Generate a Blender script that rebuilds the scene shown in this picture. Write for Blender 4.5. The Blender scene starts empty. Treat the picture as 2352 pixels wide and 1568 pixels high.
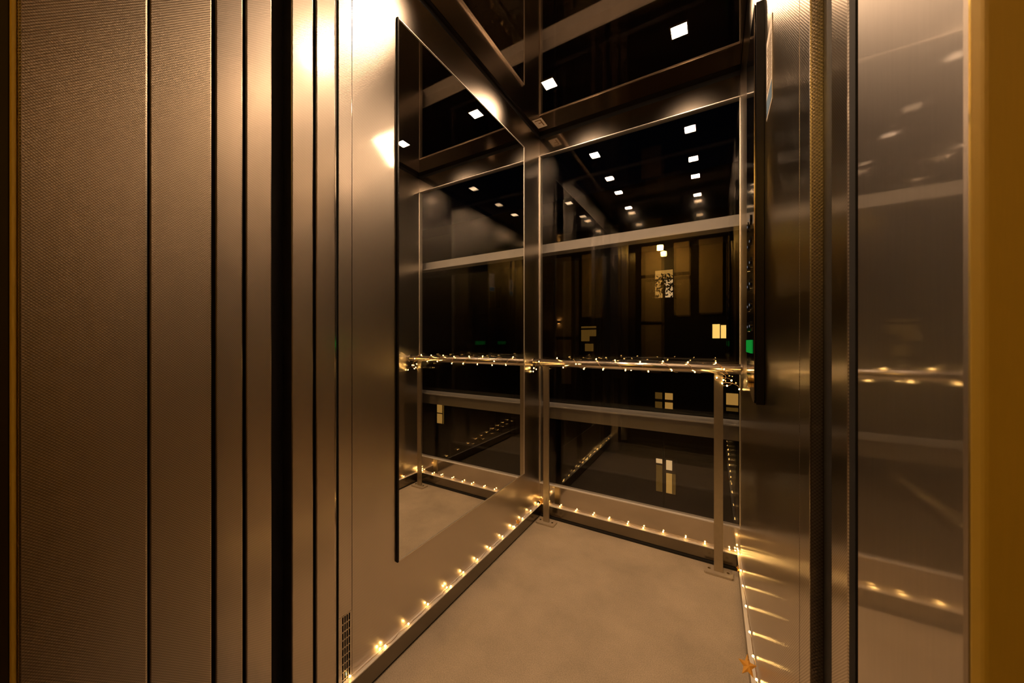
import bpy, bmesh, math, random
from mathutils import Vector, Matrix
random.seed(7)
S = bpy.context.scene
C = S.collection
PI = math.pi

# ------------------------------------------------------------------ camera
CAMZ = 1.02
cd = bpy.data.cameras.new('camera')
cam = bpy.data.objects.new('camera', cd); C.objects.link(cam)
cd.sensor_fit = 'HORIZONTAL'; cd.sensor_width = 36.0
cd.lens = 36.0 * 793.0 / 2352.0
cd.clip_start = 0.01; cd.clip_end = 200
cam.location = (0, 0, CAMZ)
cam.rotation_euler = (PI/2, 0, math.radians(30.3))
cd.dof.use_dof = True; cd.dof.focus_distance = 1.5; cd.dof.aperture_fstop = 9.0
S.camera = cam

# ------------------------------------------------------------------ world (night) and exposure
w = bpy.data.worlds.new('night'); S.world = w; w.use_nodes = True
w.node_tree.nodes['Background'].inputs[0].default_value = (0.010, 0.012, 0.020, 1)
w.node_tree.nodes['Background'].inputs[1].default_value = 0.05
S.view_settings.view_transform = 'Standard'; S.view_settings.look = 'None'
S.view_settings.gamma = 1.0; S.view_settings.use_curve_mapping = False
S.view_settings.exposure = 0.0
S.cycles.max_bounces = 8; S.cycles.glossy_bounces = 7; S.cycles.diffuse_bounces = 3
S.cycles.transparent_max_bounces = 14; S.cycles.use_light_tree = False
LAMP = 450.0            # radiance of the car's ceiling spots
LAMPC = (1.0, 0.65, 0.39)
LED = 26.0
LEDC = (1.0, 0.57, 0.16)
HALL = 240.0
HALLC = (1.0, 0.54, 0.10)

# ------------------------------------------------------------------ main dimensions (metres)
XL, XR = -0.892, 0.103          # side walls of the car
YB, YF = 1.853, 0.585           # back glass, inner front wall
ZC = 2.24                       # ceiling
XD = -0.76                      # leading edges of the open doors
XJ = 0.111                      # strike jamb

# ------------------------------------------------------------------ materials
def nt(name):
    m = bpy.data.materials.new(name); m.use_nodes = True
    t = m.node_tree; t.nodes.clear()
    out = t.nodes.new('ShaderNodeOutputMaterial')
    return m, t, out
def N(t, typ, **kw):
    n = t.nodes.new(typ)
    for k, v in kw.items(): setattr(n, k, v)
    return n
def math_(t, op, a, b=None):
    n = N(t, 'ShaderNodeMath', operation=op)
    for i, v in enumerate((a, b)):
        if v is None: continue
        if isinstance(v, (int, float)): n.inputs[i].default_value = v
        else: t.links.new(v, n.inputs[i])
    return n.outputs[0]
def pbr(name, col, rough=0.5, metal=0.0, noise=0.0, nscale=30, bump=0.0, bscale=200, aniso=0.0, spec=0.5, stretch=(1,1,1), lobe=None):
    m, t, out = nt(name)
    p = N(t, 'ShaderNodeBsdfPrincipled')
    p.inputs['Base Color'].default_value = (*col, 1)
    p.inputs['Roughness'].default_value = rough
    p.inputs['Metallic'].default_value = metal
    p.inputs['Specular IOR Level'].default_value = spec
    p.inputs['Anisotropic'].default_value = aniso
    tc = N(t, 'ShaderNodeTexCoord'); mp = N(t, 'ShaderNodeMapping')
    mp.inputs['Scale'].default_value = stretch
    t.links.new(tc.outputs['Object'], mp.inputs['Vector'])
    if noise > 0:
        nz = N(t, 'ShaderNodeTexNoise'); nz.inputs['Scale'].default_value = nscale; nz.inputs['Detail'].default_value = 6
        t.links.new(mp.outputs[0], nz.inputs['Vector'])
        mx = N(t, 'ShaderNodeMix', data_type='RGBA')
        mx.inputs['A'].default_value = (*[c*(1-noise) for c in col], 1)
        mx.inputs['B'].default_value = (*[min(1, c*(1+noise)) for c in col], 1)
        t.links.new(nz.outputs['Fac'], mx.inputs['Factor'])
        t.links.new(mx.outputs['Result'], p.inputs['Base Color'])
    if bump > 0:
        nb = N(t, 'ShaderNodeTexNoise'); nb.inputs['Scale'].default_value = bscale; nb.inputs['Detail'].default_value = 4
        t.links.new(mp.outputs[0], nb.inputs['Vector'])
        b = N(t, 'ShaderNodeBump'); b.inputs['Strength'].default_value = bump; b.inputs['Distance'].default_value = 0.002
        t.links.new(nb.outputs['Fac'], b.inputs['Height']); t.links.new(b.outputs[0], p.inputs['Normal'])
    t.links.new(p.outputs[0], out.inputs[0])
    if lobe: two_lobe(t, p, out, *lobe)
    return m
def two_lobe(t, p, out, rough2, fac):
    """Adds a wide lobe of fine surface scatter to a polished steel."""
    q = N(t, 'ShaderNodeBsdfAnisotropic', distribution='BECKMANN'); q.inputs['Roughness'].default_value = rough2
    for s_, d_ in (('Base Color', 'Color'), ('Normal', 'Normal')):
        if p.inputs[s_].is_linked: t.links.new(p.inputs[s_].links[0].from_socket, q.inputs[d_])
        elif s_ == 'Base Color': q.inputs[d_].default_value = p.inputs[s_].default_value[:]
    mx = N(t, 'ShaderNodeMixShader'); mx.inputs[0].default_value = fac
    t.links.new(p.outputs[0], mx.inputs[1]); t.links.new(q.outputs[0], mx.inputs[2]); t.links.new(mx.outputs[0], out.inputs[0])
def linen(name, col, rough, period, strength, var=0.12, rough2=0.5, fac=0.45):
    """Stainless sheet rolled with a fine woven relief, on faces that look along X."""
    m, t, out = nt(name)
    p = N(t, 'ShaderNodeBsdfPrincipled')
    p.inputs['Metallic'].default_value = 1.0
    tc = N(t, 'ShaderNodeTexCoord'); sp = N(t, 'ShaderNodeSeparateXYZ')
    t.links.new(tc.outputs['Object'], sp.inputs[0])
    k = 2*PI/period
    sy = math_(t, 'SINE', math_(t, 'MULTIPLY', math_(t, 'ADD', sp.outputs['Y'], sp.outputs['X']), k))
    sz = math_(t, 'SINE', math_(t, 'MULTIPLY', sp.outputs['Z'], k))
    h = math_(t, 'MULTIPLY', sy, sz)
    b = N(t, 'ShaderNodeBump'); b.inputs['Strength'].default_value = strength; b.inputs['Distance'].default_value = period*0.12
    t.links.new(h, b.inputs['Height']); t.links.new(b.outputs[0], p.inputs['Normal'])
    nz = N(t, 'ShaderNodeTexNoise'); nz.inputs['Scale'].default_value = 5; nz.inputs['Detail'].default_value = 5
    t.links.new(tc.outputs['Object'], nz.inputs['Vector'])
    mr = N(t, 'ShaderNodeMapRange'); mr.inputs['To Min'].default_value = rough*(1-var); mr.inputs['To Max'].default_value = rough*(1+var)
    t.links.new(nz.outputs['Fac'], mr.inputs['Value']); t.links.new(mr.outputs[0], p.inputs['Roughness'])
    # shading of the relief put into the colour: lighter crests, darker hollows
    mx = N(t, 'ShaderNodeMix', data_type='RGBA')
    mx.inputs['A'].default_value = (*[c*0.58 for c in col], 1); mx.inputs['B'].default_value = (*[min(1, c*1.38) for c in col], 1)
    f = math_(t, 'ADD', math_(t, 'MULTIPLY', h, 0.5), 0.5)
    t.links.new(f, mx.inputs['Factor']); t.links.new(mx.outputs['Result'], p.inputs['Base Color'])
    two_lobe(t, p, out, rough2, fac)
    return m
def emit(name, col, strength):
    m, t, out = nt(name)
    e = N(t, 'ShaderNodeEmission'); e.inputs[0].default_value = (*col, 1); e.inputs[1].default_value = strength
    t.links.new(e.outputs[0], out.inputs[0])
    return m
def glass(name, r0, tint):
    """Thin architectural glass: clear with a Fresnel reflection on each face."""
    m, t, out = nt(name)
    g = N(t, 'ShaderNodeNewGeometry')
    d = N(t, 'ShaderNodeVectorMath', operation='DOT_PRODUCT')
    t.links.new(g.outputs['Incoming'], d.inputs[0]); t.links.new(g.outputs['Normal'], d.inputs[1])
    a = math_(t, 'ABSOLUTE', d.outputs['Value'])
    f5 = math_(t, 'POWER', math_(t, 'SUBTRACT', 1.0, a), 5.0)
    fac = math_(t, 'ADD', math_(t, 'MULTIPLY', f5, 1-r0), r0)
    tr = N(t, 'ShaderNodeBsdfTransparent'); tr.inputs[0].default_value = (*tint, 1)
    gl = N(t, 'ShaderNodeBsdfGlossy'); gl.inputs['Roughness'].default_value = 0.0
    mx = N(t, 'ShaderNodeMixShader')
    t.links.new(fac, mx.inputs[0]); t.links.new(tr.outputs[0], mx.inputs[1]); t.links.new(gl.outputs[0], mx.inputs[2])
    t.links.new(mx.outputs[0], out.inputs[0])
    return m

M = {}
M['linen'] = linen('linen_stainless', (0.66, 0.60, 0.53), 0.08, 0.0045, 0.10, rough2=0.40, fac=0.55)
M['linen_jamb'] = linen('linen_stainless_jamb', (0.62, 0.54, 0.43), 0.20, 0.0040, 0.14, rough2=0.42, fac=0.75)
M['door_edge'] = linen('door_edge_stainless', (0.66, 0.59, 0.51), 0.14, 0.0034, 0.05, rough2=0.38, fac=0.55)
M['satin'] = pbr('satin_stainless', (0.62, 0.56, 0.49), 0.10, 1.0, noise=0.06, nscale=3, stretch=(1,1,6), lobe=(0.36, 0.15))
M['skirt'] = pbr('darkened_stainless_skirting', (0.24, 0.21, 0.165), 0.22, 1.0, noise=0.06, nscale=5)  # base colour darkened to stand in for the dark reflection on its face
M['lip'] = pbr('lit_ledge_tone', (0.80, 0.74, 0.66), 0.35)  # pale colour stands in for the lamp light on ledge tops
M['plate'] = pbr('base_plate_steel', (0.60, 0.52, 0.41), 0.5, 0.6, noise=0.1, nscale=60)
M['brushed'] = pbr('brushed_stainless', (0.72, 0.67, 0.62), 0.055, 1.0, noise=0.06, nscale=40, stretch=(8,8,0.6), lobe=(0.50, 0.60))
M['polished'] = pbr('polished_stainless', (0.78, 0.73, 0.65), 0.10, 1.0)
M['rail_steel'] = pbr('handrail_steel', (0.88, 0.82, 0.74), 0.20, 1.0)
M['post_steel'] = pbr('post_steel', (0.50, 0.44, 0.34), 0.38, 1.0, noise=0.1, nscale=60)
M['edge'] = pbr('bright_edge', (0.90, 0.85, 0.77), 0.42, 1.0)
M['mirror'] = pbr('mirror_silver', (0.86, 0.85, 0.82), 0.0, 1.0)
M['black'] = pbr('gap_shade_black', (0.004, 0.004, 0.004), 0.8)  # black stands in for the deep shade in gaps and slots
M['rubber'] = pbr('dark_joint_fill', (0.010, 0.009, 0.008), 0.6)  # fill for dark joints, and for the shade of one groove
M['ceiling'] = pbr('dark_polished_ceiling', (0.33, 0.27, 0.22), 0.03, 1.0, noise=0.05, nscale=4)
def floor_mat():
    m, t, out = nt('beige_speckled_floor')
    p = N(t, 'ShaderNodeBsdfPrincipled'); p.inputs['Roughness'].default_value = 0.6
    tc = N(t, 'ShaderNodeTexCoord')
    def noise(sc, det, r):
        n = N(t, 'ShaderNodeTexNoise'); n.inputs['Scale'].default_value = sc; n.inputs['Detail'].default_value = det; n.inputs['Roughness'].default_value = r
        t.links.new(tc.outputs['Object'], n.inputs['Vector']); return n.outputs['Fac']
    big = N(t, 'ShaderNodeMapRange'); t.links.new(noise(4.5, 7, 0.62), big.inputs['Value'])
    big.inputs['From Min'].default_value = 0.32; big.inputs['From Max'].default_value = 0.68; big.inputs['To Min'].default_value = 0.80; big.inputs['To Max'].default_value = 1.08
    fine = N(t, 'ShaderNodeMapRange'); t.links.new(noise(330, 3, 0.6), fine.inputs['Value'])
    fine.inputs['From Min'].default_value = 0.35; fine.inputs['From Max'].default_value = 0.65; fine.inputs['To Min'].default_value = 0.78; fine.inputs['To Max'].default_value = 1.15
    k = math_(t, 'MULTIPLY', big.outputs[0], fine.outputs[0])
    mx = N(t, 'ShaderNodeVectorMath', operation='SCALE'); mx.inputs[0].default_value = (0.55, 0.455, 0.325)
    t.links.new(k, mx.inputs['Scale']); t.links.new(mx.outputs[0], p.inputs['Base Color'])
    b_ = N(t, 'ShaderNodeBump'); b_.inputs['Strength'].default_value = 0.25; b_.inputs['Distance'].default_value = 0.001
    t.links.new(fine.outputs[0], b_.inputs['Height']); t.links.new(b_.outputs[0], p.inputs['Normal'])
    t.links.new(p.outputs[0], out.inputs[0]); return m
M['floor'] = floor_mat()
M['glass'] = glass('car_glass', 0.048, (0.93, 0.93, 0.92))
M['beam'] = pbr('grey_painted_steel', (0.42, 0.40, 0.38), 0.55, 0.0, noise=0.08, nscale=12)
M['facade'] = pbr('dark_facade', (0.05, 0.045, 0.04), 0.9, noise=0.2, nscale=2)
M['winframe'] = pbr('dark_window_frame', (0.02, 0.018, 0.016), 0.6)
M['darkpane'] = pbr('unlit_window_glass', (0.01, 0.011, 0.013), 0.08)
M['lit1'] = emit('lit_room_amber', (1.0, 0.50, 0.11), 0.50)
M['lit2'] = emit('lit_room_cream', (1.0, 0.60, 0.26), 0.85)
M['lit4'] = emit('lit_room_bright', (1.0, 0.58, 0.14), 1.7)
M['lit3'] = emit('lit_room_dim', (1.0, 0.48, 0.08), 0.11)
M['leaf'] = pbr('dark_leaf', (0.02, 0.03, 0.015), 0.7)
M['spot'] = emit('spot_diffuser', LAMPC, LAMP)
M['spotframe'] = pbr('spot_bezel', (0.5, 0.46, 0.4), 0.25, 1.0)
M['led'] = emit('led_warm', LEDC, LED)
M['wire'] = pbr('copper_wire', (0.75, 0.52, 0.30), 0.3, 1.0)
M['gold'] = pbr('gold_paper', (0.80, 0.42, 0.08), 0.45, 0.2, spec=0.4)
M['cop'] = pbr('black_glass_panel', (0.006, 0.006, 0.006), 0.06, spec=0.6)
M['copside'] = pbr('black_panel_side', (0.010, 0.008, 0.006), 0.30, spec=0.25)
M['green'] = emit('green_display', (0.01, 0.35, 0.04), 0.60)
M['white_led'] = emit('white_indicator', (0.8, 0.85, 1.0), 0.18)
M['brasskey'] = pbr('brass_lock', (0.75, 0.48, 0.16), 0.25, 1.0)
M['paper'] = pbr('cream_paper', (0.78, 0.70, 0.60), 0.75)
M['blue'] = pbr('blue_print', (0.10, 0.22, 0.38), 0.7)
M['ink'] = pbr('brown_ink', (0.22, 0.12, 0.04), 0.8)
M['bronze'] = pbr('brass_toned_surround', (0.70, 0.46, 0.045), 0.45, 0.2, noise=0.05, nscale=60, stretch=(20,20,1))
M['hallwall'] = pbr('hall_plaster', (0.55, 0.47, 0.36), 0.9, noise=0.05, nscale=6)
M['hallwood'] = pbr('dark_hall_timber', (0.035, 0.022, 0.012), 0.5)
M['hallpanel'] = pbr('cream_hall_panel', (0.72, 0.55, 0.36), 0.7)
M['hallfloor'] = pbr('hall_stone_floor', (0.07, 0.05, 0.035), 0.5, noise=0.15, nscale=8)
M['halllamp'] = emit('hall_lamp_glow', HALLC, HALL)
M['lantern'] = emit('lantern_glow', (1.0, 0.52, 0.14), 26.0)
M['iron'] = pbr('black_iron', (0.01, 0.01, 0.01), 0.5)
M['alu'] = pbr('aluminium_sill', (0.45, 0.43, 0.40), 0.35, 1.0)

for k in ('lit1', 'lit2', 'lit3', 'lit4', 'green', 'white_led'): M[k].cycles.emission_sampling = 'NONE'   # faint glows need no light sampling

# ------------------------------------------------------------------ mesh helpers
def box(bm, x0, x1, y0, y1, z0, z1):
    v = [bm.verts.new(p) for p in ((x0,y0,z0),(x1,y0,z0),(x1,y1,z0),(x0,y1,z0),(x0,y0,z1),(x1,y0,z1),(x1,y1,z1),(x0,y1,z1))]
    for f in ((3,2,1,0),(4,5,6,7),(0,1,5,4),(1,2,6,5),(2,3,7,6),(3,0,4,7)):
        bm.faces.new([v[i] for i in f])
def B(*dims, bevel=0.0, seg=2):
    bm = bmesh.new(); box(bm, *dims)
    if bevel > 0:
        bmesh.ops.bevel(bm, geom=bm.edges[:], offset=bevel, segments=seg, affect='EDGES', profile=0.5)
    return bm
def boxes(lst):
    bm = bmesh.new()
    for d in lst: box(bm, *d)
    return bm
def prism(pts, axis, a, b, bevel=0.0):
    """Extrude a 2D outline along an axis. axis z: pts (x,y); y: pts (x,z); x: pts (y,z)."""
    bm = bmesh.new()
    def P(p, h):
        return {'z': (p[0], p[1], h), 'y': (p[0], h, p[1]), 'x': (h, p[0], p[1])}[axis]
    lo = [bm.verts.new(P(p, a)) for p in pts]; hi = [bm.verts.new(P(p, b)) for p in pts]
    n = len(pts)
    bm.faces.new(lo); bm.faces.new(hi)
    for i in range(n): bm.faces.new((lo[i], lo[(i+1)%n], hi[(i+1)%n], hi[i]))
    bmesh.ops.recalc_face_normals(bm, faces=bm.faces[:])
    if bevel > 0:
        bmesh.ops.bevel(bm, geom=bm.edges[:], offset=bevel, segments=2, affect='EDGES', profile=0.5)
    return bm
def tube(pts, r, sides=12, caps=True, bm=None):
    bm = bm or bmesh.new()
    pts = [Vector(p) for p in pts]; rings = []
    up = None
    for i, p in enumerate(pts):
        d = (pts[min(i+1, len(pts)-1)] - pts[max(i-1, 0)]).normalized()
        if up is None:
            up = Vector((0,0,1)) if abs(d.z) < 0.9 else Vector((1,0,0))
        u = (up - d*up.dot(d))
        if u.length < 1e-6: u = d.orthogonal()
        u.normalize(); up = u; v = d.cross(u)
        rings.append([bm.verts.new(p + (u*math.cos(2*PI*k/sides) + v*math.sin(2*PI*k/sides))*r) for k in range(sides)])
    for a, b in zip(rings, rings[1:]):
        for k in range(sides): bm.faces.new((a[k], a[(k+1)%sides], b[(k+1)%sides], b[k]))
    if caps:
        bm.faces.new(rings[0][::-1]); bm.faces.new(rings[-1])
    return bm
def cyl(c, axis, r, h, sides=20):
    a = Vector({'x':(1,0,0),'y':(0,1,0),'z':(0,0,1)}[axis])
    c = Vector(c); return tube([c, c+a*h], r, sides)
def obj(name, bm, mat, parent=None, smooth=False):
    if parent is not None:
        q = parent; off = Vector((0,0,0))
        while q is not None: off += q.location; q = q.parent
        bmesh.ops.translate(bm, verts=bm.verts[:], vec=-off)
    me = bpy.data.meshes.new(name); bm.to_mesh(me); bm.free()
    me.materials.append(M[mat] if isinstance(mat, str) else mat)
    if smooth:
        for p in me.polygons: p.use_smooth = True
    o = bpy.data.objects.new(name, me); C.objects.link(o)
    if parent is not None: o.parent = parent
    return o
def tag(o, label, cat, group=None, kind=None):
    o['label'] = label; o['category'] = cat
    if group: o['group'] = group
    if kind: o['kind'] = kind
    return o
def thing(name, loc, label, cat, group=None, kind=None):
    o = bpy.data.objects.new(name, None); C.objects.link(o); o.location = loc
    return tag(o, label, cat, group, kind)
def struct(name, bm, mat, label, cat, smooth=False):
    return tag(obj(name, bm, mat, None, smooth), label, cat, kind='structure')

# ================================================================== THE CAR SHELL
struct('floor', B(XL-0.01, XR+0.01, 0.53, YB+0.02, -0.05, 0.0), 'floor', 'speckled beige concrete-look floor of the lift car', 'floor')
# black line all round the floor
struct('trim_1', boxes([(XL, XL+0.013, YF, YB, 0.0, 0.010), (XL+0.013, XR-0.013, YB-0.027, YB-0.012, 0.0, 0.010), (XR-0.010, XR, YF, YB, 0.0, 0.010)]),
       'rubber', 'black strip where floor meets skirting', 'trim')

# left wall
struct('wall_left', B(XL-0.03, XL, 0.6215, YB+0.03, 0.0, 2.216), 'linen', 'woven-pattern stainless steel wall behind the large mirror', 'wall')
struct('wall_front_left', B(XL-0.03, XL, 0.580, 0.6205, 0.255, 2.216, bevel=0.001), 'linen',
       'narrow steel strip beside the open sliding doors, vent at its foot', 'wall')
struct('wall_front_return', B(XL-0.03, XL+0.02, 0.525, 0.560, 0.0, 2.216), 'satin', 'steel return wall hidden behind the open car doors', 'wall')
struct('wall_front_transom', B(XL-0.03, XR+0.03, 0.555, YF, 2.06, 2.216), 'polished', 'polished steel transom panel above the car door opening', 'wall')
# right wall
struct('wall_right', B(XR, XR+0.03, 0.6185, YB+0.03, 0.0, 2.216), 'linen', 'woven-pattern stainless steel wall carrying the black button panel', 'wall')
struct('wall_front_right', B(XR, XR+0.03, 0.557, 0.6165, 0.0, 2.216, bevel=0.0015), 'linen', 'narrow steel strip between button panel wall and door jamb', 'wall')
# black strips put in for the shade of the gap under the ceiling
struct('trim_2', boxes([(XL-0.03, XL-0.004, YF, YB+0.03, 2.216, ZC), (XR+0.004, XR+0.03, YF, YB+0.03, 2.216, ZC), (XL-0.004, XR+0.004, YB+0.004, YB+0.03, 2.216, ZC), (XL-0.03, XR+0.03, 0.555, YF-0.004, 2.216, ZC)]),
       'black', 'black strip standing in for the shaded gap round under the ceiling', 'trim')
struct('ceiling', B(XL-0.03, XR+0.03, 0.555, YB+0.03, ZC, ZC+0.03), 'ceiling', 'dark polished ceiling panel with square spotlights', 'ceiling')

# back wall: header, sill panel, glass
struct('wall_back_header', B(XL, XR, YB, YB+0.03, 2.120, 2.216), 'satin', 'satin steel header band above the back glass', 'wall')
struct('wall_back_sill', B(XL, XR, YB, YB+0.03, 0.0, 0.182), 'satin', 'satin steel panel below the back glass', 'wall')
win = thing('window_1', (-0.394, YB, 0.182), 'full-height glass pane forming the back of the lift car', 'window', kind='structure')
obj('pane', B(XL+0.006, XR-0.004, YB+0.006, YB+0.014, 0.186, 2.116), 'glass', win)
obj('frame', boxes([(XL, XL+0.005, YB-0.002, YB+0.028, 0.186, 2.116), (XR-0.003, XR, YB, YB+0.028, 0.186, 2.116),
                    (XL+0.001, XR-0.001, YB-0.005, YB+0.028, 2.116, 2.120)]), 'edge', win)

obj('sill_edge', B(XL+0.001, XR-0.001, YB-0.008, YB+0.028, 0.182, 0.1858), 'lip', win)
# skirtings (proud, their top edge carries the fairy lights)
def skirting(name, d, side, lip, label):
    s = thing(name, ((d[0]+d[1])/2, (d[2]+d[3])/2, 0.0), label, 'skirting', kind='structure')
    obj('board', B(*d, bevel=0.0012), 'skirt', s); obj('lip', B(*lip), 'lip', s)
skirting('baseboard_left', (XL, XL+0.018, YF, YB-0.018, 0.010, 0.0665), 'l', (XL, XL+0.0195, YF, YB-0.0195, 0.0668, 0.070), 'satin steel skirting under the mirror wall')
skirting('baseboard_back', (XL+0.019, XR-0.013, YB-0.018, YB, 0.010, 0.0665), 'b', (XL+0.0205, XR-0.013, YB-0.0195, YB, 0.0668, 0.070), 'satin steel skirting below the back glass')
skirting('baseboard_right', (XR-0.012, XR, 0.56, YB, 0.010, 0.0665), 'r', (XR-0.0125, XR, 0.56, YB, 0.0668, 0.070), 'satin steel skirting under the button panel wall')

# ------------------------------------------------------------------ vent grille in the left front strip
v = thing('vent_grille', (XL, 0.600, 0.0), 'slotted black-holed vent grille low beside the door stack', 'vent')
obj('backing', B(XL-0.028, XL-0.010, 0.580, 0.6205, 0.0, 0.2545), 'black', v)
cols = [(0.5905+0.0066*i, 0.5948+0.0066*i) for i in range(4)]
edges = [0.580] + [c for cc in cols for c in cc] + [0.6205]
obj('frame', boxes([(XL-0.009, XL, a, b, 0.0, 0.2545) for a, b in zip(edges[0::2], edges[1::2])]), 'linen', v)
bars = []
for i in range(12):
    z = 0.007 + i*0.0222
    for (a, b) in cols: bars.append((XL-0.008, XL-0.0003, a, b, z, z+0.0030))
br = obj('bars', boxes(bars), 'linen', v); br['kind'] = 'stuff'

# ------------------------------------------------------------------ doors stacked at the left, landing jambs
def door(name, label, ys, x_offs, z0, z1):
    d = thing(name, (XD-0.25, sum(ys[0])/2, 0.0), label, 'door', kind='structure')
    for (a, b), xo in zip(ys, x_offs):
        obj('panel', B(XD-0.55+xo, XD+xo, a, b, z0, z1, bevel=0.0022), 'door_edge', d)
door('door_1', 'pair of open car door panels nearest the mirror, seen edge on', [(0.3900, 0.4350), (0.4415, 0.4860)], (0, 0), 0.012, 2.06)
door('door_2', 'pair of open landing door panels, seen edge on before the dark gap', [(0.2625, 0.3035), (0.3085, 0.3525)], (0, 0), 0.012, 2.06)
struct('trim_3', boxes([(XD-0.60, XD-0.035, 0.4355, 0.4410, 0, 2.06), (XD-0.6, XD-0.035, 0.3530, 0.3895, 0, 2.06), (XD-0.6, XD-0.035, 0.3040, 0.3080, 0, 2.06), (XD-0.6, XD-0.07, 0.4870, 0.5240, 0, 2.06), (XL-0.03, XL-0.004, 0.5605, 0.5795, 0, 2.06)]),
       'black', 'black fill standing in for the shade between the stacked door panels', 'trim')  # black boxes put in for the shade between the panels
struct('trim_4', B(XD-0.30, XD, 0.1800, 0.2570, 0.0, 2.06, bevel=0.0018), 'linen_jamb', 'narrower woven-pattern steel jamb panel left of the door stack', 'door frame')
struct('trim_5', B(XD-0.30, XD+0.002, 0.0615, 0.1775, 0.0, 2.06, bevel=0.0025), 'linen_jamb', 'wide woven-pattern steel jamb panel at far left', 'door frame')
struct('trim_6', boxes([(XD-0.3, XD-0.012, 0.1776, 0.1799, 0, 2.06), (XD-0.3, XD-0.02, 0.2572, 0.2623, 0, 2.06)]), 'rubber', 'dark joints between the left jamb panels', 'trim')
struct('trim_7', B(XD-0.012, XD-0.001, 0.0565, 0.0610, 0.0, 2.06, bevel=0.001), 'bronze', 'thin gold edge of the left door surround', 'door frame')
# right strike side
struct('trim_8', B(0.1157, 0.170, 0.508, 0.5565, 0.0, 2.06, bevel=0.001), 'rubber', 'dark strip standing in for the shaded groove beside the car strike post', 'trim')  # shade of the groove put in as a dark strip
struct('trim_9', B(XJ, 0.170, 0.447, 0.5035, 0.0, 2.06, bevel=0.003), 'door_edge', 'slim woven steel car strike post before the dark gap', 'door frame')
struct('trim_10', boxes([(0.1115, 0.170, 0.4300, 0.4465, 0, 2.06), (0.135, 0.170, 0.5040, 0.5075, 0, 2.06)]), 'black', 'black strip standing in for the shaded gap between car and landing on the right', 'trim')  # black sheet added on the post's front for the shade of the gap
struct('trim_11', B(XJ, 0.20, 0.268, 0.4240, 0.0, 2.06, bevel=0.003), 'brushed', 'wide smooth brushed steel strike jamb on the right', 'door frame')
struct('trim_12', prism([(0.1105, 0.2655), (0.1125, 0.2585), (0.175, 0.190), (0.22, 0.190), (0.22, 0.2655)], 'z', 0.0, 2.06, bevel=0.0015), 'bronze', 'gold-brown splayed door surround at far right', 'door frame')
# heads and sills
struct('trim_13', B(XD-0.6, 0.22, 0.30, 0.553, 2.065, 2.30), 'satin', 'steel door head above the car and landing doors', 'door frame')
struct('trim_14', boxes([(XD-0.1, XJ+0.0, 0.39, 0.529, -0.05, -0.001)]), 'alu', 'aluminium car door sill', 'sill')
struct('trim_15', boxes([(XD-0.1, XJ+0.0, 0.23, 0.365, -0.05, -0.001)]), 'alu', 'aluminium landing door sill', 'sill')

# ------------------------------------------------------------------ landing hall behind the camera (seen as reflections)
HY = -1.80
struct('floor_hall', B(-2.6, 2.2, HY, 0.229, -0.06, 0.0), 'hallfloor', 'stone floor of the landing hall', 'floor')
struct('ceiling_hall', B(-2.6, 2.2, HY, 0.28, 2.50, 2.56), 'hallwall', 'plaster ceiling of the landing hall', 'ceiling')
struct('wall_hall_left', B(-2.7, -2.6, HY-0.1, 0.15, 0.0, 2.5), 'hallwood', 'dark timber side wall of the hall', 'wall')
struct('wall_hall_right', B(2.2, 2.3, HY-0.1, 0.15, 0.0, 2.5), 'hallwall', 'plaster side wall of the hall', 'wall')
struct('wall_landing_left', B(-2.6, XD-0.014, 0.0555, 0.0608, 0.0, 2.5), 'hallwood', 'dark landing wall left of the lift entrance', 'wall')
struct('wall_landing_right', B(0.225, 2.2, 0.20, 0.28, 0.0, 2.5), 'hallwall', 'plaster landing wall right of the lift entrance', 'wall')
struct('wall_landing_top', B(XD-0.31, 0.225, 0.06, 0.29, 2.07, 2.5), 'hallwall', 'plaster wall over the lift entrance', 'wall')
struct('wall_hall_back', B(-2.6, 2.2, HY-0.1, HY, 0.0, 2.5), 'hallwood', 'dark timber wall facing the lift', 'wall')
hp = thing('door_3', (-0.60, HY+0.02, 0.0), 'cream panelled dark timber screen reflected in the back glass', 'door', kind='structure')
for (x0, x1, z0, z1) in ((-0.95, -0.67, 2.02, 2.45), (-0.95, -0.67, 1.32, 1.97), (-0.95, -0.67, 0.55, 1.27), (-0.50, -0.30, 2.02, 2.45), (-0.50, -0.30, 1.40, 1.97), (-0.18, 0.11, 1.42, 2.45),
                         (0.30, 0.62, 1.10, 2.45), (0.30, 0.62, 0.30, 1.05)):
    obj('panel', B(x0, x1, HY, HY+0.02, z0, z1, bevel=0.004), 'hallpanel', hp)
# hall lamps
hl = thing('pendant_lamp', (-0.63, -1.35, 2.5), 'small amber pendant lamp in the hall behind the viewer', 'lamp')
obj('rod', cyl((-0.63, -1.35, 2.34), 'z', 0.006, 0.16, 8), 'iron', hl)
obj('cap', cyl((-0.63, -1.35, 2.325), 'z', 0.05, 0.018, 24), 'iron', hl)
obj('bulb', cyl((-0.63, -1.35, 2.265), 'z', 0.04, 0.06, 20), 'halllamp', hl)
sc = thing('wall_sconce', (0.51, HY, 1.35), 'small up-and-down wall light on the hall wall', 'lamp')
obj('backplate', B(0.49, 0.53, HY+0.021, HY+0.06, 1.33, 1.38), 'iron', sc)
for z in (1.3802, 1.3240):
    obj('glow', B(0.493, 0.527, HY+0.025, HY+0.057, z, z+0.0058), 'lantern', sc)

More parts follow.
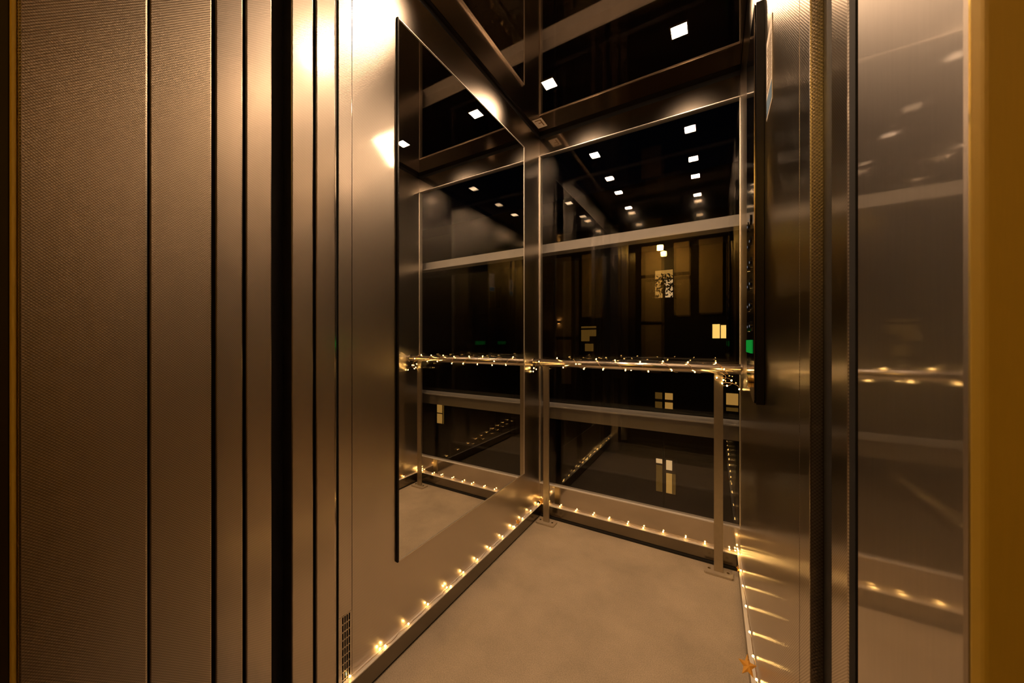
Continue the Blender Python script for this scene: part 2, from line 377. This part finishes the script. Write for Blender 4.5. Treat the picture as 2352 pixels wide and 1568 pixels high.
# ================================================================== OUTSIDE THE GLASS
YS = 1.975
b1 = thing('shaft_beam', (-0.35, YS, CAMZ+0.537), 'pale grey steel beam crossing behind the glass above eye height', 'beam', 'horizontal steel beams of the shaft')
obj('face_plate', B(-1.9, 1.5, YS, YS+0.015, CAMZ+0.545, CAMZ+0.609, bevel=0.001), 'beam', b1)
obj('flange', B(-1.9, 1.5, YS-0.06, YS+0.015, CAMZ+0.537, CAMZ+0.5448, bevel=0.001), 'beam', b1)
b2 = thing('shaft_beam', (-0.35, YS, CAMZ-0.48), 'grey steel beam with lit top crossing behind the glass below the handrail', 'beam', 'horizontal steel beams of the shaft')
obj('flange', B(-1.9, 1.5, YS-0.06, YS+0.062, CAMZ-0.396, CAMZ-0.388, bevel=0.001), 'beam', b2)  # front overhang added to throw shade onto the face plate below
obj('face_plate', B(-1.9, 1.5, YS+0.01, YS+0.02, CAMZ-0.48, CAMZ-0.3965, bevel=0.001), 'beam', b2)
w2 = thing('window_2', (-0.2, 2.05, -1.0), 'outer shaft glazing beyond the steel beams', 'window', kind='structure')
for z0, z1 in ((-1.5, CAMZ-0.45), (CAMZ-0.44, CAMZ+0.57), (CAMZ+0.58, 3.6)):
    obj('pane', B(-1.9, 1.5, 2.046, 2.054, z0, z1), 'glass', w2)
for x, lab in ((-1.45, 'dark vertical steel shaft post beyond the left corner'), (1.05, 'dark vertical steel shaft post beyond the right corner')):
    tag(obj('shaft_post', boxes([(x-0.05, x+0.05, 2.30, 2.312, -2.0, 4.5), (x-0.006, x+0.006, 2.312, 2.388, -2.0, 4.5), (x-0.05, x+0.05, 2.388, 2.40, -2.0, 4.5)]), 'winframe'), lab, 'post', 'vertical shaft posts')

# building across the courtyard
FY = 25.0
bd = thing('apartment_building', (-2, FY, -14), 'dark building far behind the glass with a few lit windows', 'building')
obj('wall', B(-24, 30, FY+0.12, FY+6, -14, 12), 'facade', bd)
def lit_window(x0, x1, z0, z1, panes, dark=False):
    w_ = obj('window', boxes([(x0-0.06, x1+0.06, FY, FY+0.1, z1, z1+0.06), (x0-0.06, x1+0.06, FY, FY+0.1, z0-0.06, z0),
                              (x0-0.06, x0, FY, FY+0.1, z0, z1), (x1, x1+0.06, FY, FY+0.1, z0, z1)]), 'winframe', bd)
    for (a, b, c, d, mt) in panes:
        p = obj('pane', B(x0+a*(x1-x0), x0+b*(x1-x0), FY+0.03, FY+0.05, z0+c*(z1-z0), z0+d*(z1-z0)), mt, w_)
    return w_
def z_of(y, d): return CAMZ + (784-y)/793.0*d
def pix(x, Y):
    t = (x-1176)/793.0; s, c = math.sin(math.radians(30.3)), math.cos(math.radians(30.3))
    return Y*(-s+t*c)/(c+t*s), Y/(c+t*s)
lit_window(-3.42, -2.33, 3.95, 5.78, [(0, 1, 0.70, 1, 'lit1'), (0, 0.42, 0, 0.64, 'lit1'), (0.50, 1, 0.0, 0.64, 'lit2')])
lit_window(-3.42, -2.33, -3.45, -2.40, [(0.56, 1, 0.58, 1, 'lit1'), (0, 0.44, 0, 0.40, 'lit3'), (0.56, 1, 0, 0.40, 'lit1'), (0, 0.44, 0.58, 1, 'lit3')])
lit_window(-3.36, -2.16, -9.05, -6.85, [(0, 0.43, 0.86, 1, 'lit2'), (0.52, 0.82, 0.70, 1, 'lit2'), (0.52, 0.82, 0, 0.60, 'lit1'), (0.85, 1, 0.0, 0.60, 'lit3'), (0, 0.43, 0, 0.80, 'lit3')])
lit_window(0.66, 1.55, -3.25, -2.15, [(0, 0.70, 0.35, 1, 'lit1'), (0.82, 1, 0, 1, 'lit3'), (0, 0.70, 0, 0.2, 'lit3')])
lit_window(-8.60, -7.45, 0.30, 2.15, [(0, 1, 0.93, 1, 'lit3'), (0, 0.55, 0.40, 0.86, 'lit3'), (0.55, 1, 0.60, 0.86, 'lit3'), (0.25, 0.8, 0.0, 0.30, 'lit3')])
lit_window(20.3, 21.2, -6.8, -5.0, [(0.0, 0.2, 0.0, 1, 'lit3'), (0.3, 1, 0.56, 1, 'lit1'), (0.3, 1, 0, 0.5, 'lit1')])
lit_window(-0.07, 0.66, 1.22, 2.10, [(0, 0.54, 0, 1, 'lit4'), (0.62, 1, 0, 0.92, 'lit4')])
for (x, z) in ((-6.2, -3.4), (-12, -3.4), (-12, 3.9), (4.5, -3.4), (4.5, 3.9), (9, -3.4), (9, 3.9), (14, -6.8), (14, 3.9), (-16, -3.4)):
    lit_window(x, x+1.1, z, z+1.8, [(0, 0.46, 0, 1, 'darkpane'), (0.54, 1, 0, 1, 'darkpane')])
sh = bmesh.new()
for i in range(230):
    c = Vector((random.gauss(-2.75, 0.42), 23.6+random.uniform(-0.3, 0.3), random.gauss(4.55, 0.42)))
    if c.z > 5.25: continue
    q = Matrix.Rotation(random.uniform(0, 6.28), 3, Vector((random.random()-.5, random.random()-.5, random.random()-.5)).normalized())
    pts = [sh.verts.new(c + q @ Vector(p)) for p in ((-.13,0,0),(0,.06,.01),(.13,0,0),(0,-.06,.01))]
    sh.faces.new(pts)
tr = thing('tree', (-2.7, 23.6, -14), 'dark leafy tree crown in front of the brightest far window', 'tree')
cr = obj('crown', sh, 'leaf', tr); cr['kind'] = 'stuff'
obj('trunk', tube([(-2.7, 23.6, -14), (-2.75, 23.62, -4), (-2.7, 23.6, 4.6)], 0.07, 8), 'leaf', tr)

# ================================================================== THINGS IN THE CAR
# mirror
mi = thing('mirror', (XL, 1.2, 0.3), 'tall frameless mirror filling most of the left steel wall', 'mirror')
YM0, YM1, ZM0, ZM1 = 0.783, 1.646, 0.306, 2.070
obj('glass', B(XL+0.001, XL+0.006, YM0+0.0015, YM1-0.0015, ZM0+0.0015, ZM1-0.0015), 'mirror', mi)
obj('edge_trim', boxes([(XL+0.0005, XL+0.008, YM0-0.004, YM0+0.0014, ZM0-0.003, ZM1+0.003), 
]), 'copside', mi)
obj('bright_edge', boxes([(XL+0.0005, XL+0.0085, YM1-0.0014, YM1+0.002, ZM0-0.002, ZM1+0.002), (XL+0.0005, XL+0.0075, YM0+0.0014, YM1-0.0014, ZM0-0.002, ZM0+0.0012), (XL+0.0005, XL+0.0085, YM0+0.0014, YM1-0.0014, ZM1-0.0005, ZM1+0.002)]), 'edge', mi)

# handrail
YH, ZH, RH = 1.772, 0.900, 0.0215
hr = thing('handrail', (-0.394, YH, 0.0), 'round polished steel handrail on two flat posts before the back glass', 'handrail')
obj('rail', tube([(XL+0.004, YH, ZH), (XR-0.004, YH, ZH)], RH, 28), 'rail_steel', hr, smooth=True)
for x in (XL, XR-0.004):
    obj('end_flange', cyl((x, YH, ZH), 'x', RH+0.004, 0.004, 28), 'polished', hr)
for x in (-0.812, 0.018):
    p = obj('post', B(x-0.0175, x+0.0175, YH-0.006, YH+0.006, 0.009, ZH-RH+0.004, bevel=0.001), 'post_steel', hr)
    pl = [(x-0.055, YH-0.024), (x-0.049, YH-0.030), (x+0.049, YH-0.030), (x+0.055, YH-0.024), (x+0.055, YH+0.024), (x+0.049, YH+0.030), (x-0.049, YH+0.030), (x-0.055, YH+0.024)]
    obj('base_plate', prism(pl, 'z', 0.0005, 0.009), 'plate', p)
    for sx in (-0.036, 0.036):
        obj('bolt', cyl((x+sx, YH, 0.009), 'z', 0.006, 0.003, 8), 'polished', p)

# ceiling spots
names = {0: 'back', 1: 'middle', 2: 'front'}
for iy, y in enumerate((1.50, 0.845)):
    for ix, x in enumerate((-0.672, -0.117)):
        row = ('in the row nearest the back glass', 'in the row nearest the doors')[iy]
        side = ('mirror side', 'button panel side')[ix]
        sp = thing('ceiling_spotlight', (x, y, ZC), 'square glowing ceiling spotlight on the %s, %s' % (side, row), 'spotlight', 'square ceiling spotlights')
        a, b = 0.0275, 0.0325
        obj('bezel', boxes([(x-b, x+b, y-b, y-a, ZC-0.003, ZC-0.0002), (x-b, x+b, y+a, y+b, ZC-0.003, ZC-0.0002), (x-b, x-a, y-a, y+a, ZC-0.003, ZC-0.0002), (x+a, x+b, y-a, y+a, ZC-0.003, ZC-0.0002)]), 'spotframe', sp)
        obj('diffuser', B(x-a+0.0004, x+a-0.0004, y-a+0.0004, y+a-0.0004, ZC-0.002, ZC-0.0004), 'spot', sp)

# control panel
XP = 0.083
cp = thing('button_panel', (XR, 1.11, 0.87), 'tall slim black lift button panel with green display on the right wall', 'control panel')
out = [(1.0, 1.825), (1.215, 1.825)]
nb = 10
for i in range(nb+1):
    a = PI/2*i/nb
    out.append((1.215 - 0.215*(1-math.cos(a))*1.0 if False else 1.215 - 0.215*(i/nb), 0.925 - 0.055*math.sin(a)))
obj('body', prism(out, 'x', XP+0.004, XR-0.0003, bevel=0.0008), 'copside', cp)
face = [(y + (0.003 if y < 1.1 else -0.003)*(1 if True else 0), z-0.003 if z > 1.5 else z+0.003) for (y, z) in out]
obj('face', prism(face, 'x', XP, XP+0.0038), 'cop', cp)
obj('edge_strip', B(XP-0.0004, XP+0.0012, 0.9990, 1.0002, 0.88, 1.824), 'satin', cp)
obj('display', B(XP-0.0022, XP-0.0002, 1.055, 1.205, 0.990, 1.024), 'green', cp)
for k in range(6):
    z = 1.06 + k*0.055
    for y in (1.085, 1.150):
        bt = obj('button', cyl((XP-0.003, y, z), 'x', 0.013, 0.0028, 20), 'cop', cp)
        obj('indicator', cyl((XP-0.0036, y, z), 'x', 0.003, 0.0006, 8), 'white_led', bt)
lk = obj('key_switch', cyl((XP-0.007, 1.085, 0.918), 'x', 0.017, 0.0068, 24), 'brasskey', cp, smooth=False)
obj('keyhole', B(XP-0.0076, XP-0.0069, 1.0835, 1.0865, 0.908, 0.928), 'copside', lk)
obj('lock_ring', cyl((XP-0.004, 1.15, 0.918), 'x', 0.015, 0.0038, 24), 'polished', cp)

# notice on the right wall
nc = thing('notice', (XR, 0.91, 1.5), 'small cream paper notice with blue foot beside the button panel', 'notice')
obj('sheet', B(XR-0.0014, XR-0.0003, 0.866, 0.952, 1.510, 1.683), 'paper', nc)
obj('blue_print', B(XR-0.0018, XR-0.0015, 0.870, 0.948, 1.516, 1.552), 'blue', nc)
obj('print_lines', boxes([(XR-0.0018, XR-0.0015, 0.874, 0.944-random.random()*0.02, z, z+0.0025) for z in [1.565+0.009*i for i in range(11)]]), 'ink', nc)

# sticker on the ceiling in the left back corner
st = thing('sticker', (-0.84, 1.745, ZC), 'small pale sticker with brown marks on the ceiling at the mirror corner', 'sticker')
obj('label_sheet', B(-0.868, -0.812, 1.705, 1.785, ZC-0.0010, ZC-0.0002), 'paper', st)
obj('printed_mark', boxes([(-0.858, -0.822, 1.715, 1.722, ZC-0.0014, ZC-0.0011), (-0.829, -0.822, 1.722, 1.772, ZC-0.0014, ZC-0.0011), (-0.846, -0.829, 1.740, 1.747, ZC-0.0014, ZC-0.0011)]), 'ink', st)

# ------------------------------------------------------------------ fairy lights
lbm = bmesh.new(); bmesh.ops.create_icosphere(lbm, subdivisions=1, radius=0.0031)
bmesh.ops.scale(lbm, vec=(1, 1, 1.25), verts=lbm.verts[:])
led_me = bpy.data.meshes.new('bulb'); lbm.to_mesh(led_me); lbm.free(); led_me.materials.append(M['led'])
for p in led_me.polygons: p.use_smooth = True
def garland(loc, label, path, bulbs):
    g_ = thing('fairy_lights', loc, label, 'fairy lights', 'warm wire fairy lights')
    obj('wire', tube(path, 0.0008, 5), 'wire', g_, smooth=True)
    for b in bulbs:
        o = bpy.data.objects.new('bulb', led_me); C.objects.link(o); o.parent = g_
        o.location = Vector(b) - Vector(loc); o.rotation_euler = (random.uniform(-.6, .6), random.uniform(-.6, .6), 0)
# round the handrail
path, bl = [], []
n = 420; turns = 8.5
for i in range(n+1):
    f = i/n; x = XL+0.03 + f*(XR-XL-0.075)
    a = f*turns*2*PI + 0.5*math.sin(f*31)
    r = RH + 0.0022 + 0.0015*math.sin(f*57)
    path.append((x, YH - r*math.sin(a), ZH + r*math.cos(a)))
nbulb = 26
for k in range(nbulb):
    i = int((k+0.5)/nbulb*n) + random.randint(-3, 3)
    p = Vector(path[max(0, min(n, i))]); c = Vector((p.x, YH, ZH))
    bl.append(p + (p-c).normalized()*0.0035)
# loose curls at both ends
last = Vector(path[-1])
curl = []
for i in range(1, 61):
    f = i/60; a = f*2.3*2*PI
    curl.append((last.x - 0.045 + 0.055*f + 0.026*math.sin(a), YH-0.026-0.010*math.sin(a*0.5), ZH-0.012-0.052*f-0.018*(1-math.cos(a))*0.7))
path2 = path + curl
for i in (10, 21, 30, 38, 46, 59): bl.append(Vector(curl[i]) + Vector((0, -0.003, 0)))
head = []
for i in range(20):
    f = i/19; head.append((XL+0.012+0.018*f, YH-0.024, ZH-0.052+0.05*f))
bl += [Vector((XL+0.014, YH-0.026, ZH-0.030)), Vector((XL+0.030, YH-0.027, ZH-0.036)), Vector((XL+0.008, YH-0.02, ZH-0.05))]
garland((-0.394, YH, ZH), 'warm wire fairy lights wound round the handrail', head + path2, bl)
# on the skirting: left, back and right
def wob(a): return random.uniform(-a, a)
zt = 0.0715
path, bl = [], []
y = 0.605
while y < YB-0.03:
    path.append((XL+0.010+wob(0.004), y, zt+abs(wob(0.004)))); y += 0.02
x = XL+0.015
while x < XR-0.012:
    path.append((x, YB-0.010+wob(0.004), zt+abs(wob(0.004)))); x += 0.02
y = YB-0.015
while y > 0.58:
    path.append((XR-0.005+wob(0.001), y, zt+0.11*max(0, 1.74-y)+abs(wob(0.002)))); y -= 0.02
y = 0.615; k = 0
while y < YB-0.03:
    bl.append((XL+0.010+wob(0.003), y+wob(0.006), zt+0.004+abs(wob(0.004))))
    if k in (1, 4, 9): bl.append((XL+0.013+wob(0.003), y+0.016+wob(0.004), zt+0.0035))
    y += 0.1; k += 1
x = XL+0.05
while x < XR-0.02:
    bl.append((x+wob(0.008), YB-0.010+wob(0.003), zt+0.005+abs(wob(0.006)))); x += 0.09
for y in (1.84, 1.70, 1.575, 1.435, 1.29, 1.18, 1.09, 1.0, 0.90, 0.80, 0.71, 0.62):
    bl.append((XR-0.0075, y, zt+0.11*max(0, 1.74-y)+0.003))
bl += [(XL+0.02, YB-0.02, zt+0.012), (XL+0.035, YB-0.012, zt+0.02), (XR-0.02, YB-0.012, zt+0.012), (XR-0.012, YB-0.016, zt+0.025)]
garland((-0.394, YB-0.02, zt), 'warm wire fairy lights lying along the top of the skirtings', path, bl)

# gold paper stars on the skirting garland
def star(loc, r, tilt, label):
    s_ = thing('paper_star', loc, label, 'star ornament', 'gold paper stars')
    bm = bmesh.new(); ring = []
    for i in range(10):
        a = i*PI/5; rr = r if i % 2 == 0 else r*0.45
        ring.append(Vector((rr*math.cos(a), rr*math.sin(a), 0)))
    top = bm.verts.new((0, 0, r*0.22)); bot = bm.verts.new((0, 0, -r*0.22))
    vs = [bm.verts.new(p) for p in ring]
    for i in range(10):
        bm.faces.new((vs[i], vs[(i+1)%10], top)); bm.faces.new((vs[(i+1)%10], vs[i], bot))
    bmesh.ops.rotate(bm, verts=bm.verts[:], cent=(0,0,0), matrix=Matrix.Rotation(tilt[0], 3, 'X') @ Matrix.Rotation(tilt[1], 3, 'Y') @ Matrix.Rotation(tilt[2], 3, 'Z'))
    bmesh.ops.translate(bm, verts=bm.verts[:], vec=Vector(loc))
    obj('star_body', bm, 'gold', s_)
    obj('loop', tube([Vector(loc)+Vector((0,0,r*0.6)), Vector(loc)+Vector((0.002,0,r*0.9)), Vector(loc)+Vector((0,0.003,r*1.2))], 0.0008, 5), 'wire', s_)
star((XR-0.024, 1.125, 0.145), 0.026, (0.9, 0.5, 0.3), 'gold paper star on the right skirting, nearest the viewer')
star((XL+0.024, YB-0.022, 0.088), 0.022, (1.1, 0.3, 0.8), 'gold paper star in the floor corner by the left handrail post')
star((XL+0.016, 1.56, 0.086), 0.016, (1.2, 0.9, 0.2), 'small gold paper star on the skirting under the mirror')
star((XR-0.016, 1.70, 0.082), 0.014, (0.6, 0.9, 0.5), 'small gold paper star on the right skirting by the right post')
